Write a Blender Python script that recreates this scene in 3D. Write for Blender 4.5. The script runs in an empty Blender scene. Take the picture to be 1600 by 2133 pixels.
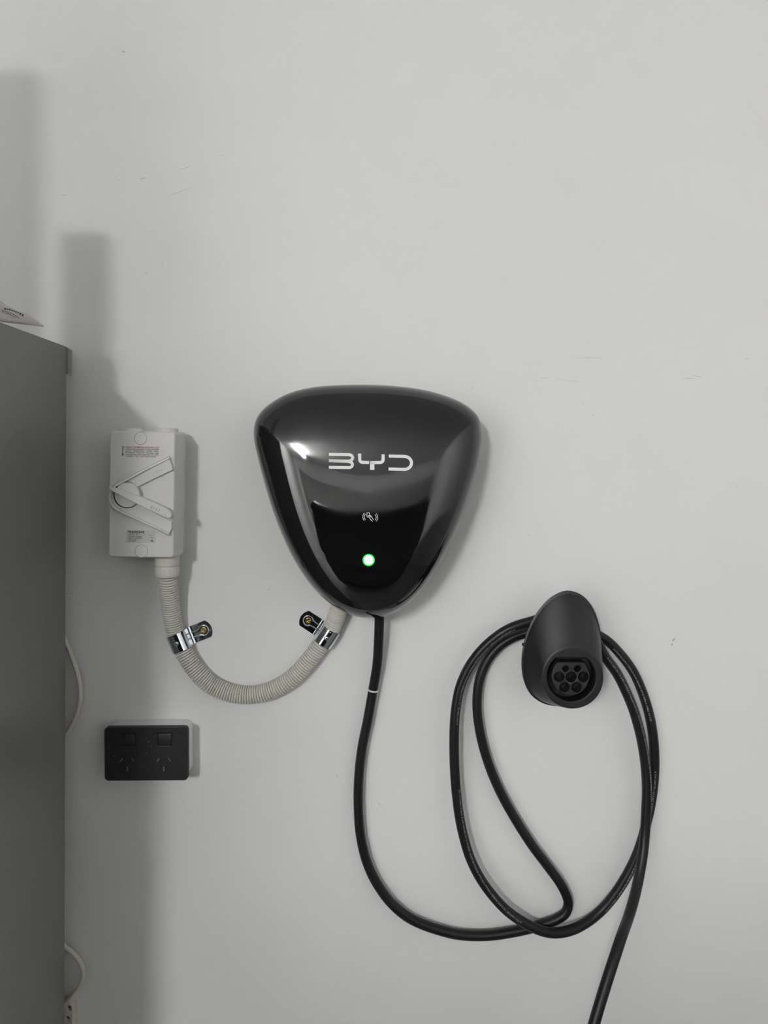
import bpy, bmesh, math, random
from mathutils import Vector, Matrix
from mathutils.bvhtree import BVHTree
from mathutils.geometry import tessellate_polygon

random.seed(7)
SC = bpy.context.scene
COL = SC.collection
PI = math.pi

# ---------------------------------------------------------------- camera
F, D, VX, VY, ZC = 1480.0, 1.035, 800.0, 965.0, 1.45     # focal px, distance to wall, level sight point, eye height
cam_d = bpy.data.cameras.new('camera')
cam = bpy.data.objects.new('camera', cam_d)
COL.objects.link(cam)
cam.location = (0, -D, ZC)
cam.rotation_euler = (PI / 2, 0, 0)
cam_d.sensor_fit = 'VERTICAL'
cam_d.sensor_height = 36.0
cam_d.sensor_width = 27.0
cam_d.lens = 36.0 * F / 2133.0
cam_d.shift_y = -(2133 / 2 - VY) / 2133.0
cam_d.clip_start = 0.02
SC.camera = cam

# ---------------------------------------------------------------- world, light, exposure
world = bpy.data.worlds.new('world')
SC.world = world
world.use_nodes = True
world.node_tree.nodes['Background'].inputs[0].default_value = (0.6, 0.62, 0.65, 1)
world.node_tree.nodes['Background'].inputs[1].default_value = 0.05
SC.view_settings.view_transform = 'Standard'
SC.view_settings.look = 'None'
SC.view_settings.gamma = 1.0
SC.view_settings.use_curve_mapping = False
SC.view_settings.exposure = 0.0
TUBE = Vector((-1.24, -4.4, 2.40))      # centre of the ceiling tube
TUBE_LEN = 1.2
CAR_ROOF = 1.55  # roof height of the added car, set to shade the lower wall
TUBE_POWER = 258.0


# ---------------------------------------------------------------- helpers
def W(px, py, d):
    """world point seen at a photograph position, d metres in front of the wall"""
    k = (D - d) / F
    return Vector(((px - VX) * k, -d, ZC - (py - VY) * k))


def kk(d):
    return (D - d) / F


def lin(c):
    return tuple(((v / 255) / 12.92 if v / 255 <= 0.04045 else ((v / 255 + 0.055) / 1.055) ** 2.4) for v in c)


MATS = {}


def mat(name, col, rough=0.5, metal=0.0, bump=0.0, bscale=200.0, var=0.0, vscale=12.0, spec=0.5, coat=0.0, emit=None, estr=0.0, rvar=0.0, rscale=10.0):
    if name in MATS:
        return MATS[name]
    m = bpy.data.materials.new(name)
    m.use_nodes = True
    nt = m.node_tree
    b = nt.nodes['Principled BSDF']
    b.inputs['Base Color'].default_value = (*col, 1)
    b.inputs['Roughness'].default_value = rough
    b.inputs['Metallic'].default_value = metal
    b.inputs['Specular IOR Level'].default_value = spec
    b.inputs['Coat Weight'].default_value = coat
    if emit:
        b.inputs['Emission Color'].default_value = (*emit, 1)
        b.inputs['Emission Strength'].default_value = estr
    tc = nt.nodes.new('ShaderNodeTexCoord')
    if bump:
        n = nt.nodes.new('ShaderNodeTexNoise')
        n.inputs['Scale'].default_value = bscale
        n.inputs['Detail'].default_value = 3
        bp = nt.nodes.new('ShaderNodeBump')
        bp.inputs['Strength'].default_value = bump
        bp.inputs['Distance'].default_value = 0.001
        nt.links.new(tc.outputs['Object'], n.inputs['Vector'])
        nt.links.new(n.outputs['Fac'], bp.inputs['Height'])
        nt.links.new(bp.outputs['Normal'], b.inputs['Normal'])
    if var:
        n = nt.nodes.new('ShaderNodeTexNoise')
        n.inputs['Scale'].default_value = vscale
        n.inputs['Detail'].default_value = 5
        r = nt.nodes.new('ShaderNodeValToRGB')
        r.color_ramp.elements[0].position = 0.3
        r.color_ramp.elements[1].position = 0.7
        r.color_ramp.elements[0].color = (*[max(0, c * (1 - var)) for c in col], 1)
        r.color_ramp.elements[1].color = (*[min(1, c * (1 + var)) for c in col], 1)
        nt.links.new(tc.outputs['Object'], n.inputs['Vector'])
        nt.links.new(n.outputs['Fac'], r.inputs['Fac'])
        nt.links.new(r.outputs['Color'], b.inputs['Base Color'])
    if rvar:
        n = nt.nodes.new('ShaderNodeTexNoise')
        n.inputs['Scale'].default_value = rscale
        n.inputs['Detail'].default_value = 6
        mr = nt.nodes.new('ShaderNodeMapRange')
        mr.inputs['From Min'].default_value = 0.45
        mr.inputs['From Max'].default_value = 0.75
        mr.inputs['To Min'].default_value = rough
        mr.inputs['To Max'].default_value = rough + rvar
        nt.links.new(tc.outputs['Object'], n.inputs['Vector'])
        nt.links.new(n.outputs['Fac'], mr.inputs['Value'])
        nt.links.new(mr.outputs['Result'], b.inputs['Roughness'])
    MATS[name] = m
    return m


def thing(name, label, cat, loc, group=None):
    o = bpy.data.objects.new(name, None)
    COL.objects.link(o)
    o.location = loc
    o.empty_display_size = 0.02
    tag(o, label, cat, group)
    return o


def tag(o, label, cat, group=None):
    o['label'] = label
    o['category'] = cat
    if group:
        o['group'] = group
    return o


def world_loc(o):
    v = Vector((0, 0, 0))
    while o is not None:
        v += o.location
        o = o.parent
    return v


def obj(name, verts, faces, m, parent=None, smooth=False, origin=None, label=None):
    """one mesh object from WORLD coordinates"""
    verts = [Vector(v) for v in verts]
    if origin is None:
        lo = Vector([min(v[i] for v in verts) for i in range(3)])
        hi = Vector([max(v[i] for v in verts) for i in range(3)])
        origin = (lo + hi) / 2
    origin = Vector(origin)
    me = bpy.data.meshes.new(name)
    me.from_pydata([v - origin for v in verts], [], faces)
    bm = bmesh.new()
    bm.from_mesh(me)
    bmesh.ops.recalc_face_normals(bm, faces=bm.faces)
    bm.to_mesh(me)
    bm.free()
    me.update()
    if smooth:
        me.polygons.foreach_set('use_smooth', [True] * len(me.polygons))
        if smooth != 'all':
            me.set_sharp_from_angle(angle=math.radians(smooth if smooth is not True else 40))
    me.materials.append(m)
    o = bpy.data.objects.new(name, me)
    COL.objects.link(o)
    if parent:
        o.parent = parent
        o.location = origin - world_loc(parent)
    else:
        o.location = origin
    if label:
        o['label'] = label
    return o


def struct(o):
    o['kind'] = 'structure'
    return o


def box_geo(lo, hi):
    x0, y0, z0 = lo
    x1, y1, z1 = hi
    v = [(x0, y0, z0), (x1, y0, z0), (x1, y1, z0), (x0, y1, z0), (x0, y0, z1), (x1, y0, z1), (x1, y1, z1), (x0, y1, z1)]
    f = [(0, 3, 2, 1), (4, 5, 6, 7), (0, 1, 5, 4), (1, 2, 6, 5), (2, 3, 7, 6), (3, 0, 4, 7)]
    return v, f


def bevel_obj(o, w, seg=2):
    bm = bmesh.new()
    bm.from_mesh(o.data)
    bmesh.ops.bevel(bm, geom=list(bm.edges), offset=w, segments=seg, affect='EDGES', profile=0.5)
    bm.to_mesh(o.data)
    bm.free()
    o.data.polygons.foreach_set('use_smooth', [True] * len(o.data.polygons))
    o.data.set_sharp_from_angle(angle=math.radians(50))
    return o


def box(name, lo, hi, m, parent=None, bevel=0.0, label=None):
    v, f = box_geo(lo, hi)
    o = obj(name, v, f, m, parent, label=label)
    if bevel:
        bevel_obj(o, bevel)
    return o


def catmull(pts, per=12, closed=False):
    pts = [Vector(p) for p in pts]
    n = len(pts)
    out = []
    rng = range(n) if closed else range(n - 1)
    for i in rng:
        if closed:
            p0, p1, p2, p3 = pts[(i - 1) % n], pts[i], pts[(i + 1) % n], pts[(i + 2) % n]
        else:
            p0 = pts[i - 1] if i > 0 else pts[0] * 2 - pts[1]
            p1, p2 = pts[i], pts[i + 1]
            p3 = pts[i + 2] if i + 2 < n else pts[-1] * 2 - pts[-2]
        # centripetal
        def tj(t, a, b):
            return t + max((b - a).length, 1e-9) ** 0.5
        t0 = 0.0
        t1 = tj(t0, p0, p1)
        t2 = tj(t1, p1, p2)
        t3 = tj(t2, p2, p3)
        for j in range(per):
            t = t1 + (t2 - t1) * j / per
            a1 = p0 * ((t1 - t) / (t1 - t0)) + p1 * ((t - t0) / (t1 - t0))
            a2 = p1 * ((t2 - t) / (t2 - t1)) + p2 * ((t - t1) / (t2 - t1))
            a3 = p2 * ((t3 - t) / (t3 - t2)) + p3 * ((t - t2) / (t3 - t2))
            b1 = a1 * ((t2 - t) / (t2 - t0)) + a2 * ((t - t0) / (t2 - t0))
            b2 = a2 * ((t3 - t) / (t3 - t1)) + a3 * ((t - t1) / (t3 - t1))
            out.append(b1 * ((t2 - t) / (t2 - t1)) + b2 * ((t - t1) / (t2 - t1)))
    if not closed:
        out.append(pts[-1])
    return out


class Path:
    """arc-length parametrised polyline with frames: T along, B away from the wall, N left of travel as the viewer sees it"""

    def __init__(self, pts):
        self.p = pts
        self.s = [0.0]
        for a, b in zip(pts, pts[1:]):
            self.s.append(self.s[-1] + (b - a).length)
        self.L = self.s[-1]
        n = len(pts)
        tans = []
        for i in range(n):
            tans.append((pts[min(i + 1, n - 1)] - pts[max(i - 1, 0)]).normalized())
        self.T = tans
        ref = Vector((0, -1, 0))
        self.B = []
        prev = ref
        for t in tans:
            b = ref - t * ref.dot(t)
            if b.length < 0.25:
                b = prev - t * prev.dot(t)
            b.normalize()
            self.B.append(b)
            prev = b

    def at(self, s):
        import bisect
        i = max(0, min(len(self.s) - 2, bisect.bisect_right(self.s, s) - 1))
        f = (s - self.s[i]) / max(1e-12, self.s[i + 1] - self.s[i])
        P = self.p[i].lerp(self.p[i + 1], f)
        T = self.T[i].lerp(self.T[i + 1], f).normalized()
        B = self.B[i].lerp(self.B[i + 1], f)
        B = (B - T * B.dot(T)).normalized()
        N = B.cross(T)       # left of travel seen from the room
        return P, T, B, N

    def nearest(self, q, s0=0.0, s1=None):
        s1 = self.L if s1 is None else s1
        best = None
        for p, s in zip(self.p, self.s):
            if s0 <= s <= s1:
                d = (p - q).length
                if best is None or d < best[0]:
                    best = (d, s)
        return best[1]


def tube(name, path, radius, m, parent=None, seg=16, rings=None, label=None, cap=True):
    """rings: list of (s, r) or None for the path's own samples"""
    if rings is None:
        rings = [(s, radius) for s in path.s]
    v, f = [], []
    for s, r in rings:
        P, T, B, N = path.at(s)
        for j in range(seg):
            a = 2 * PI * j / seg
            v.append(P + (B * math.cos(a) + N * math.sin(a)) * r)
    for i in range(len(rings) - 1):
        for j in range(seg):
            f.append((i * seg + j, i * seg + (j + 1) % seg, (i + 1) * seg + (j + 1) % seg, (i + 1) * seg + j))
    if cap:
        f.append(tuple(range(seg)))
        f.append(tuple((len(rings) - 1) * seg + j for j in range(seg)))
    return obj(name, v, f, m, parent, smooth=60, label=label)


def loft(rings, cap0=True, cap1=True):
    n = len(rings[0])
    v = [p for r in rings for p in r]
    f = []
    for i in range(len(rings) - 1):
        for j in range(n):
            f.append((i * n + j, i * n + (j + 1) % n, (i + 1) * n + (j + 1) % n, (i + 1) * n + j))
    if cap0:
        f.append(tuple(range(n)))
    if cap1:
        f.append(tuple((len(rings) - 1) * n + j for j in range(n)))
    return v, f


def rrect(w, h, r, seg=5):
    pts = []
    for cx, cz, a0 in ((w / 2 - r, h / 2 - r, 0), (-w / 2 + r, h / 2 - r, 90), (-w / 2 + r, -h / 2 + r, 180), (w / 2 - r, -h / 2 + r, 270)):
        for i in range(seg + 1):
            a = math.radians(a0 + 90 * i / seg)
            pts.append((cx + r * math.cos(a), cz + r * math.sin(a)))
    return pts


def rr_rings(cx, cz, specs, rot=0.0):
    """specs: (w, h, r, d); ring of world points on the plane d in front of the wall"""
    out = []
    c, s = math.cos(rot), math.sin(rot)
    for w, h, r, d in specs:
        out.append([Vector((cx + x * c - z * s, -d, cz + x * s + z * c)) for x, z in rrect(w, h, r)])
    return out


def curve_plate(loops, thick, bevel=0.0):
    """filled 2D curve with holes -> (verts (x, y, height), faces); height 0..thick"""
    cu = bpy.data.curves.new('tmp', 'CURVE')
    cu.dimensions = '2D'
    cu.fill_mode = 'BOTH'
    cu.extrude = max(1e-6, thick / 2 - bevel)
    cu.bevel_depth = bevel
    cu.bevel_resolution = 1
    cu.offset = -bevel
    for lp in loops:
        sp = cu.splines.new('POLY')
        sp.points.add(len(lp) - 1)
        for i, p in enumerate(lp):
            sp.points[i].co = (p[0], p[1], 0, 1)
        sp.use_cyclic_u = True
    return _mesh_of(cu, thick / 2)


def _mesh_of(cu, lift=0.0):
    o = bpy.data.objects.new('tmp', cu)
    COL.objects.link(o)
    dg = bpy.context.evaluated_depsgraph_get()
    me = bpy.data.meshes.new_from_object(o.evaluated_get(dg))
    v = [(p.co.x, p.co.y, p.co.z + lift) for p in me.vertices]
    f = [tuple(p.vertices) for p in me.polygons]
    bpy.data.objects.remove(o)
    bpy.data.curves.remove(cu)
    bpy.data.meshes.remove(me)
    return v, f


def plate(name, loops, d0, d1, m, parent=None, bevel=0.0, smooth=30, label=None, origin2=(0, 0)):
    """loops in metres (x, z) on the wall plane, between d0 and d1 in front of the wall"""
    cx = sum(p[0] for p in loops[0]) / len(loops[0])
    cz = sum(p[1] for p in loops[0]) / len(loops[0])
    v, f = curve_plate([[((p[0] - cx) * 1000, (p[1] - cz) * 1000) for p in lp] for lp in loops], (d1 - d0) * 1000, bevel * 1000)
    V = [Vector((cx + x / 1000, -(d0 + h / 1000), cz + y / 1000)) for x, y, h in v]
    return obj(name, V, f, m, parent, smooth=smooth, label=label)


def pxloop(pts, d):
    return [(W(x, y, d).x, W(x, y, d).z) for x, y in pts]


def circle(cx, cz, r, n=24, a0=0.0, a1=2 * PI):
    return [(cx + r * math.cos(a0 + (a1 - a0) * i / n), cz + r * math.sin(a0 + (a1 - a0) * i / n)) for i in range(n)]


def disc(name, px, py, rpx, d0, d1, m, parent=None, bevel=0.0003, n=32, label=None):
    c = W(px, py, d1)
    return plate(name, [circle(c.x, c.z, rpx * kk(d1), n)], d0, d1, m, parent, bevel, label=label)


def text_geo(body, size=1.0, xalign='LEFT', bold=0.0, spacing=1.0, res=2):
    cu = bpy.data.curves.new('tmp', 'FONT')
    cu.body = body
    cu.size = 1.0
    cu.align_x = xalign
    cu.resolution_u = res
    cu.offset = bold
    cu.space_character = spacing
    v, f = _mesh_of(cu)
    return [(x * size, y * size) for x, y, z in v], f


def flat_text(name, body, px, py, width_px, height_px, d, m, parent, rot=0.0, bold=0.0, spacing=1.0):
    """print standing just off a plane d in front of the wall; px,py = left end of the baseline"""
    v, f = text_geo(body, bold=bold, spacing=spacing)
    w = max(p[0] for p in v) - min(p[0] for p in v)
    x0 = min(p[0] for p in v)
    h = 0.70
    c, s = math.cos(rot), math.sin(rot)
    V = []
    for x, y in v:
        a, b = (x - x0) / w * width_px, y / h * height_px
        V.append(W(px + a * c + b * s, py + a * s - b * c, d))
    return obj(name, V, f, m, parent)


# ---------------------------------------------------------------- materials
M_wall = mat('wall_paint', (0.82, 0.82, 0.817), 0.5, bump=0.12, bscale=260, var=0.012, vscale=3.0)
M_room = mat('room_paint', (0.88, 0.88, 0.878), 0.6, bump=0.1, bscale=200, var=0.01)
M_ceil = mat('ceiling_paint', (0.90, 0.90, 0.898), 0.7, bump=0.08, bscale=300)
M_floor = mat('floor_concrete', (0.36, 0.355, 0.345), 0.6, bump=0.15, bscale=120, var=0.2, vscale=6)
M_door = mat('door_steel', (0.36, 0.36, 0.355), 0.5, var=0.03)
M_trim = mat('trim_paint', (0.78, 0.78, 0.77), 0.5, var=0.01)
M_scuff = mat('scuff_grey', (0.66, 0.655, 0.645), 0.8, var=0.2, vscale=300)
M_pencil = mat('pencil_grey', (0.16, 0.16, 0.17), 0.8, var=0.2, vscale=300)
M_filler = mat('filler_white', (0.86, 0.86, 0.85), 0.6, var=0.02)
M_gloss = mat('gloss_black', (0.0045, 0.0047, 0.005), 0.03, bump=0.0, spec=0.75, rvar=0.08, rscale=14)
M_house = mat('housing_black', (0.018, 0.018, 0.02), 0.4, bump=0.1, bscale=1500)
M_print = mat('print_white', (0.86, 0.84, 0.84), 0.45, var=0.01)
M_icon = mat('icon_white', (0.75, 0.76, 0.76), 0.5, var=0.01)
M_led = mat('led_core', (0.1, 0.9, 0.2), 0.3, emit=(0.45, 1.0, 0.5), estr=9.0, var=0.01)
M_led_halo = mat('led_halo', (0.01, 0.2, 0.03), 0.3, emit=(0.0, 0.85, 0.08), estr=0.8, var=0.01)
M_rubber = mat('cable_rubber', (0.006, 0.0064, 0.007), 0.40, bump=0.1, bscale=900, var=0.15, vscale=60, spec=0.35)
M_cprint = mat('cable_print', (0.36, 0.37, 0.40), 0.6, var=0.05, vscale=400)
M_holder = mat('holder_black', (0.010, 0.0105, 0.0118), 0.31, bump=0.25, bscale=1600, var=0.05, spec=0.5)
M_hin = mat('holder_inner', (0.006, 0.0065, 0.007), 0.5, bump=0.2, bscale=1500)
M_hins = mat('socket_insert', (0.016, 0.017, 0.018), 0.45, bump=0.2, bscale=1500)
M_hole = mat('hole_dark', (0.003, 0.0032, 0.0035), 0.6, var=0.05)
M_iso = mat('isolator_grey', (0.73, 0.725, 0.705), 0.32, bump=0.05, bscale=1200, var=0.01)
M_isob = mat('isolator_base_grey', (0.62, 0.615, 0.60), 0.4, bump=0.05, bscale=1200, var=0.01)
M_gap = mat('gap_dark', (0.03, 0.03, 0.03), 0.7, var=0.05)
M_red = mat('print_red', (0.50, 0.025, 0.03), 0.5, var=0.02)
M_blk = mat('print_black', (0.02, 0.02, 0.022), 0.5, var=0.02)
M_lab = mat('label_silver', (0.60, 0.60, 0.59), 0.35, var=0.01)
M_cond = mat('conduit_cream', (0.66, 0.645, 0.59), 0.38, var=0.025, vscale=40)
M_adap = mat('adapter_cream', (0.68, 0.665, 0.60), 0.35, var=0.02)
M_zinc = mat('zinc_plate', (0.66, 0.70, 0.74), 0.06, metal=1.0, bump=0.02, bscale=500, rvar=0.10, rscale=120)
M_brass = mat('yellow_zinc', (0.62, 0.47, 0.20), 0.22, metal=1.0, var=0.1, vscale=300)
M_plate = mat('outlet_black', (0.011, 0.0125, 0.013), 0.5, bump=0.12, bscale=700, var=0.25, vscale=90)
M_blok = mat('outlet_block_white', (0.80, 0.80, 0.80), 0.4, var=0.01)
M_dust = mat('dusty_slot', (0.15, 0.155, 0.16), 0.8, var=0.6, vscale=600)
M_cab = mat('cabinet_grey', (0.20, 0.20, 0.196), 0.28, bump=0.35, bscale=420, var=0.03, vscale=9)
M_cab2 = mat('cabinet_bracket', (0.28, 0.28, 0.275), 0.4, bump=0.2, bscale=420)
M_cord = mat('cord_cream', (0.66, 0.63, 0.55), 0.45, var=0.03, vscale=60)
M_pboard = mat('board_cream', (0.62, 0.56, 0.47), 0.55, var=0.12, vscale=120)
M_rust = mat('rust_brown', (0.16, 0.11, 0.075), 0.7, var=0.3, vscale=400)
M_paper = mat('leaflet_paper', (0.66, 0.61, 0.585), 0.6, var=0.02)
M_carton = mat('carton_white', (0.82, 0.82, 0.81), 0.8, bump=0.15, bscale=200, var=0.06)
M_tape = mat('tape_tan', (0.50, 0.38, 0.22), 0.35, var=0.03)
M_lamp = mat('lamp_housing', (0.80, 0.80, 0.80), 0.4, var=0.01)
M_tube = mat('tube_light', (0.9, 0.9, 0.9), 0.4, emit=(1.0, 0.995, 0.985), estr=TUBE_POWER, var=0.01)

# ---------------------------------------------------------------- room shell
X0, X1, Y0, Z1 = -2.45, 1.95, -6.6, 2.5
wall = struct(box('wall_front', (X0 - 0.1, 0, -0.1), (X1 + 0.1, 0.12, Z1 + 0.1), M_wall))
struct(box('wall_rear', (X0 - 0.1, Y0 - 0.12, -0.1), (X1 + 0.1, Y0, Z1 + 0.1), M_room))
struct(box('wall_left', (X0 - 0.12, Y0, -0.1), (X0, 0, Z1 + 0.1), M_room))
struct(box('wall_right', (X1, Y0, -0.1), (X1 + 0.12, 0, Z1 + 0.1), M_room))
struct(box('floor', (X0, Y0, -0.1), (X1, 0, 0), M_floor))
struct(box('ceiling', (X0, Y0, Z1), (X1, 0, Z1 + 0.1), M_ceil))
door = struct(box('door_1', (X0 + 0.3, Y0, 0), (X1 - 0.3, Y0 + 0.015, 2.16), M_gap))
for i in range(5):
    box('door_panel', (X0 + 0.32, Y0 + 0.012, 0.01 + i * 0.43), (X1 - 0.32, Y0 + 0.05, 0.43 + i * 0.43), M_door, door, bevel=0.008)
struct(box('trim_1', (X0, Y0, Z1 - 0.07), (X1, Y0 + 0.06, Z1), M_trim))
struct(box('trim_2', (X1 - 0.06, Y0 + 0.06, Z1 - 0.07), (X1, 0, Z1), M_trim))
struct(box('trim_3', (X0, Y0 + 0.06, Z1 - 0.07), (X0 + 0.06, 0, Z1), M_trim))


def wall_mark(name, pts, wpx, m, taper=True):
    """thin smear of a mark left on the wall paint, as a slightly proud ribbon"""
    pts = [Vector((x, y, 0)) for x, y in pts]
    P = catmull(pts, 5) if len(pts) > 2 else [pts[0].lerp(pts[1], t / 4) for t in range(5)]
    v, f = [], []
    n = len(P)
    for i, p in enumerate(P):
        t = (P[min(i + 1, n - 1)] - P[max(i - 1, 0)]).normalized()
        nn = Vector((-t.y, t.x, 0))
        h = wpx / 2 * (0.35 + 0.65 * math.sin(PI * (i + 0.5) / n) if taper else 1)
        for e in (-1, 1):
            q = p + nn * h * e
            v.append(W(q.x, q.y, 0.0003))
        if i:
            f.append((2 * i - 2, 2 * i - 1, 2 * i + 1, 2 * i))
    return obj(name, v, f, m, wall)


for pts in ([(1403, 1331), (1401, 1337)], [(1405.5, 1329.5), (1404, 1334)], [(1398.5, 1341), (1399.5, 1344), (1402, 1341)]):
    wall_mark('pencil_mark', pts, 1.2, M_pencil)
for pts, w_ in (([(1445, 782), (1453, 784), (1463, 787)], 1.6), ([(1420, 789), (1440, 788), (1455, 790)], 1.2), ([(1418, 780), (1420, 781)], 1.8),
                ([(1126, 787), (1145, 788)], 1.2), ([(1162, 789), (1180, 793), (1204, 794)], 1.5), ([(1212, 839), (1214, 842)], 1.6),
                ([(1233, 865), (1236, 865)], 1.6), ([(983, 806), (985, 809)], 2.0), ([(1100, 1110), (1103, 1116), (1109, 1118)], 1.2),
                ([(788, 1672), (793, 1676), (797, 1677)], 1.8), ([(700, 1612), (703, 1618)], 1.6), ([(1533, 1012), (1534, 1016)], 1.6),
                ([(309, 1446), (311, 1452)], 1.6), ([(338, 549), (340, 550)], 2.0), ([(1094, 296), (1095, 298)], 1.6), ([(1196, 746), (1240, 745), (1258, 747)], 1.1),
                ([(556, 1228), (562, 1229)], 1.4), ([(452, 1233), (454, 1234)], 1.6), ([(1550, 747), (1560, 748)], 1.3), ([(146, 1235), (152, 1238)], 1.6)):
    wall_mark('scuff_mark', pts, w_, M_scuff)


def paint_lump(px, py, rx, ry, rot, h):
    v = []
    rings = ((1.0, 0.0), (0.8, 0.5), (0.45, 0.9), (0.12, 1.0))
    n = 14
    R = []
    for s, hh in rings:
        ring = []
        for j in range(n):
            a = 2 * PI * j / n
            x, y = rx * s * math.cos(a), ry * s * math.sin(a)
            ring.append(W(px + x * math.cos(rot) - y * math.sin(rot), py + x * math.sin(rot) + y * math.cos(rot), 0.0001 + h * hh))
        R.append(ring)
    vv, f = loft(R, cap0=False)
    return obj('paint_lump', vv, f, M_filler, wall, smooth='all')


for a in ((257, 107, 3.5, 2.0, 0.4, 0.0016), (133, 405, 4, 2, -0.3, 0.0008), (247, 372, 4, 2.5, -0.4, 0.001), (298, 370, 7, 2, -0.35, 0.001), (385, 348, 16, 3, -0.3, 0.0006),
          (375, 397, 34, 2.2, -0.38, 0.0006), (460, 322, 12, 2, -0.2, 0.0005), (306, 567, 4, 2, -0.2, 0.0008), (470, 548, 12, 3, -0.6, 0.0005), (1400, 750, 3, 2, 0, 0.0005)):
    paint_lump(*a)

# ---------------------------------------------------------------- grey metal cabinet
CX = -662 * kk(0.03)            # its right side
CT = ZC + 243 * kk(0.03)        # its top
CD = 0.58                        # its front
CW = 0.56                        # its width
LEAN = 0.0030
cab = thing('metal_cabinet', 'tall grey painted metal cabinet standing against the wall at the left edge', 'cabinet', (CX - CW / 2, -0.3, 0))


def lean(o):
    me = o.data
    off = o.location + world_loc(o.parent) if o.parent else o.location
    for v in me.vertices:
        v.co.x -= LEAN * (CT - (v.co.z + off.z))
    return o


t_ = 0.0012
body = [
    ('side_panel', (CX - t_, -CD, 0.06), (CX, -0.03, CT)),
    ('side_panel', (CX - CW, -CD, 0.06), (CX - CW + t_, -0.03, CT)),
    ('back_panel', (CX - CW + t_, -0.032, 0.06), (CX - t_, -0.030, CT - 0.002)),
    ('bottom_panel', (CX - CW + t_, -CD + 0.002, 0.06), (CX - t_, -0.033, 0.075)),
]
for nm, lo, hi in body:
    lean(box(nm, lo, hi, M_cab, cab))
lean(box('top_panel', (CX - CW + t_, -CD + 0.001, CT - 0.012), (CX - t_ - 0.0002, -0.033, CT - 0.0005), M_cab, cab))
lean(box('plinth', (CX - CW + 0.02, -CD + 0.03, 0), (CX - 0.02, -0.05, 0.06), M_cab, cab))
for i, (a, b) in enumerate(((CX - CW, CX - CW / 2 - 0.0015), (CX - CW / 2 + 0.0015, CX))):
    dr = lean(box('door', (a + 0.002, -CD - 0.018, 0.085), (b - 0.002, -CD - 0.0005, CT - 0.015), M_cab, cab, bevel=0.003))
    hx = b - 0.03 if i == 0 else a + 0.03
    box('handle', (hx - 0.008, -CD - 0.045, 0.85), (hx + 0.008, -CD - 0.018, 1.0), M_cab2, dr, bevel=0.004)
# folded corner of the back panel showing at the top right corner
c0 = W(135, 722, 0.03)
bm_pts = pxloop([(135.5, 722), (140, 723.5), (144, 726), (147, 729), (147, 770), (146, 780), (141, 779), (136, 777)], 0.022)
plate('corner_fold', [bm_pts], 0.016, 0.0285, M_cab2, cab, bevel=0.0006)
lo = W(134.2, 778, 0.0305)
hi = W(136.4, 723, 0.0305)
box('seam', (lo.x, -0.0312, lo.z), (hi.x, -0.0288, hi.z), M_gap, cab)

# things standing on the cabinet, out of frame to the left: their shadows fall on the wall


def carton(name, label, xr, w, d0, d1, h, rot=0.0):
    t = thing(name, label, 'box', (xr - w / 2, -(d0 + d1) / 2, CT))
    e = 0.0005
    o = box('body', (xr - w, -d1, CT - 0.0004 + e), (xr, -d0, CT + h), M_carton, t, bevel=0.0015)
    box('tape', (xr - w / 2 - 0.012, -d1 - 0.0004, CT + h * 0.55), (xr - w / 2 + 0.012, -d0 + 0.0004, CT + h + 0.0006), M_tape, t)
    return t


carton('slim_carton', 'slim upright white carton standing on the cabinet near its right side', -0.487, 0.059, 0.41, 0.46, 0.230)
carton('tall_carton', 'tall white carton standing on the cabinet left of the slim carton', -0.592, 0.16, 0.49, 0.55, 0.450)

# ---------------------------------------------------------------- leaflet on the cabinet
lf = thing('paper_leaflet', 'curled white paper leaflet lying on top of the grey cabinet', 'leaflet', (CX - 0.04, -0.2, CT))
A_ = [(-70, 650, .275), (0, 669.5, .2), (45, 674.5, .14), (90, 680, .08)]
B_ = [(-70, 580, .275), (0, 627, .2), (32, 646, .16), (58, 654.5, .125), (90, 679, .08)]
Ac = catmull([W(*p) for p in A_], 8)
Bc = catmull([W(*p) for p in B_], 6)


def resample(P, n):
    pa = Path(P)
    return [pa.at(pa.L * i / (n - 1))[0] for i in range(n)]


n_ = 22
Ac, Bc = resample(Ac, n_), resample(Bc, n_)
rows = []
for i in range(n_):
    a, b = Ac[i], Bc[i]
    row = []
    for j in range(5):
        t = j / 4
        p = a.lerp(b, t)
        p.x += 0.004 * math.sin(PI * t) * (1 - i / (n_ - 1))
        row.append(p)
    back = []
    hh = min(1.0, (b.z - a.z) / 0.02)
    for j in range(1, 5):       # second leaf folded in behind the first
        t = j / 4
        back.append(a + Vector((-0.05 * t * hh - 0.0002, 0, (b.z - a.z) * 0.6 * t)))
    row = back[::-1] + row
    rows.append(row)
v, f = [], []
nr = len(rows[0])
for r in rows:
    v += r
for i in range(n_ - 1):
    for j in range(nr - 1):
        f.append((i * nr + j, i * nr + j + 1, (i + 1) * nr + j + 1, (i + 1) * nr + j))
sheet = obj('sheet', v, f, M_paper, lf, smooth='all')
so = sheet.modifiers.new('thick', 'SOLIDIFY')
so.thickness = 0.0010
so.offset = 0
bvh_sheet = BVHTree.FromPolygons([Vector(p) for p in v], f)
CAM = Vector((0, -D, ZC))


def project(bvh, px, py, lift):
    dr = (W(px, py, 0) - CAM).normalized()
    h = bvh.ray_cast(CAM, dr)
    if h[0] is None:
        return None
    n = h[1]
    if n.dot(dr) > 0:
        n = -n
    return h[0] + n * lift


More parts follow.
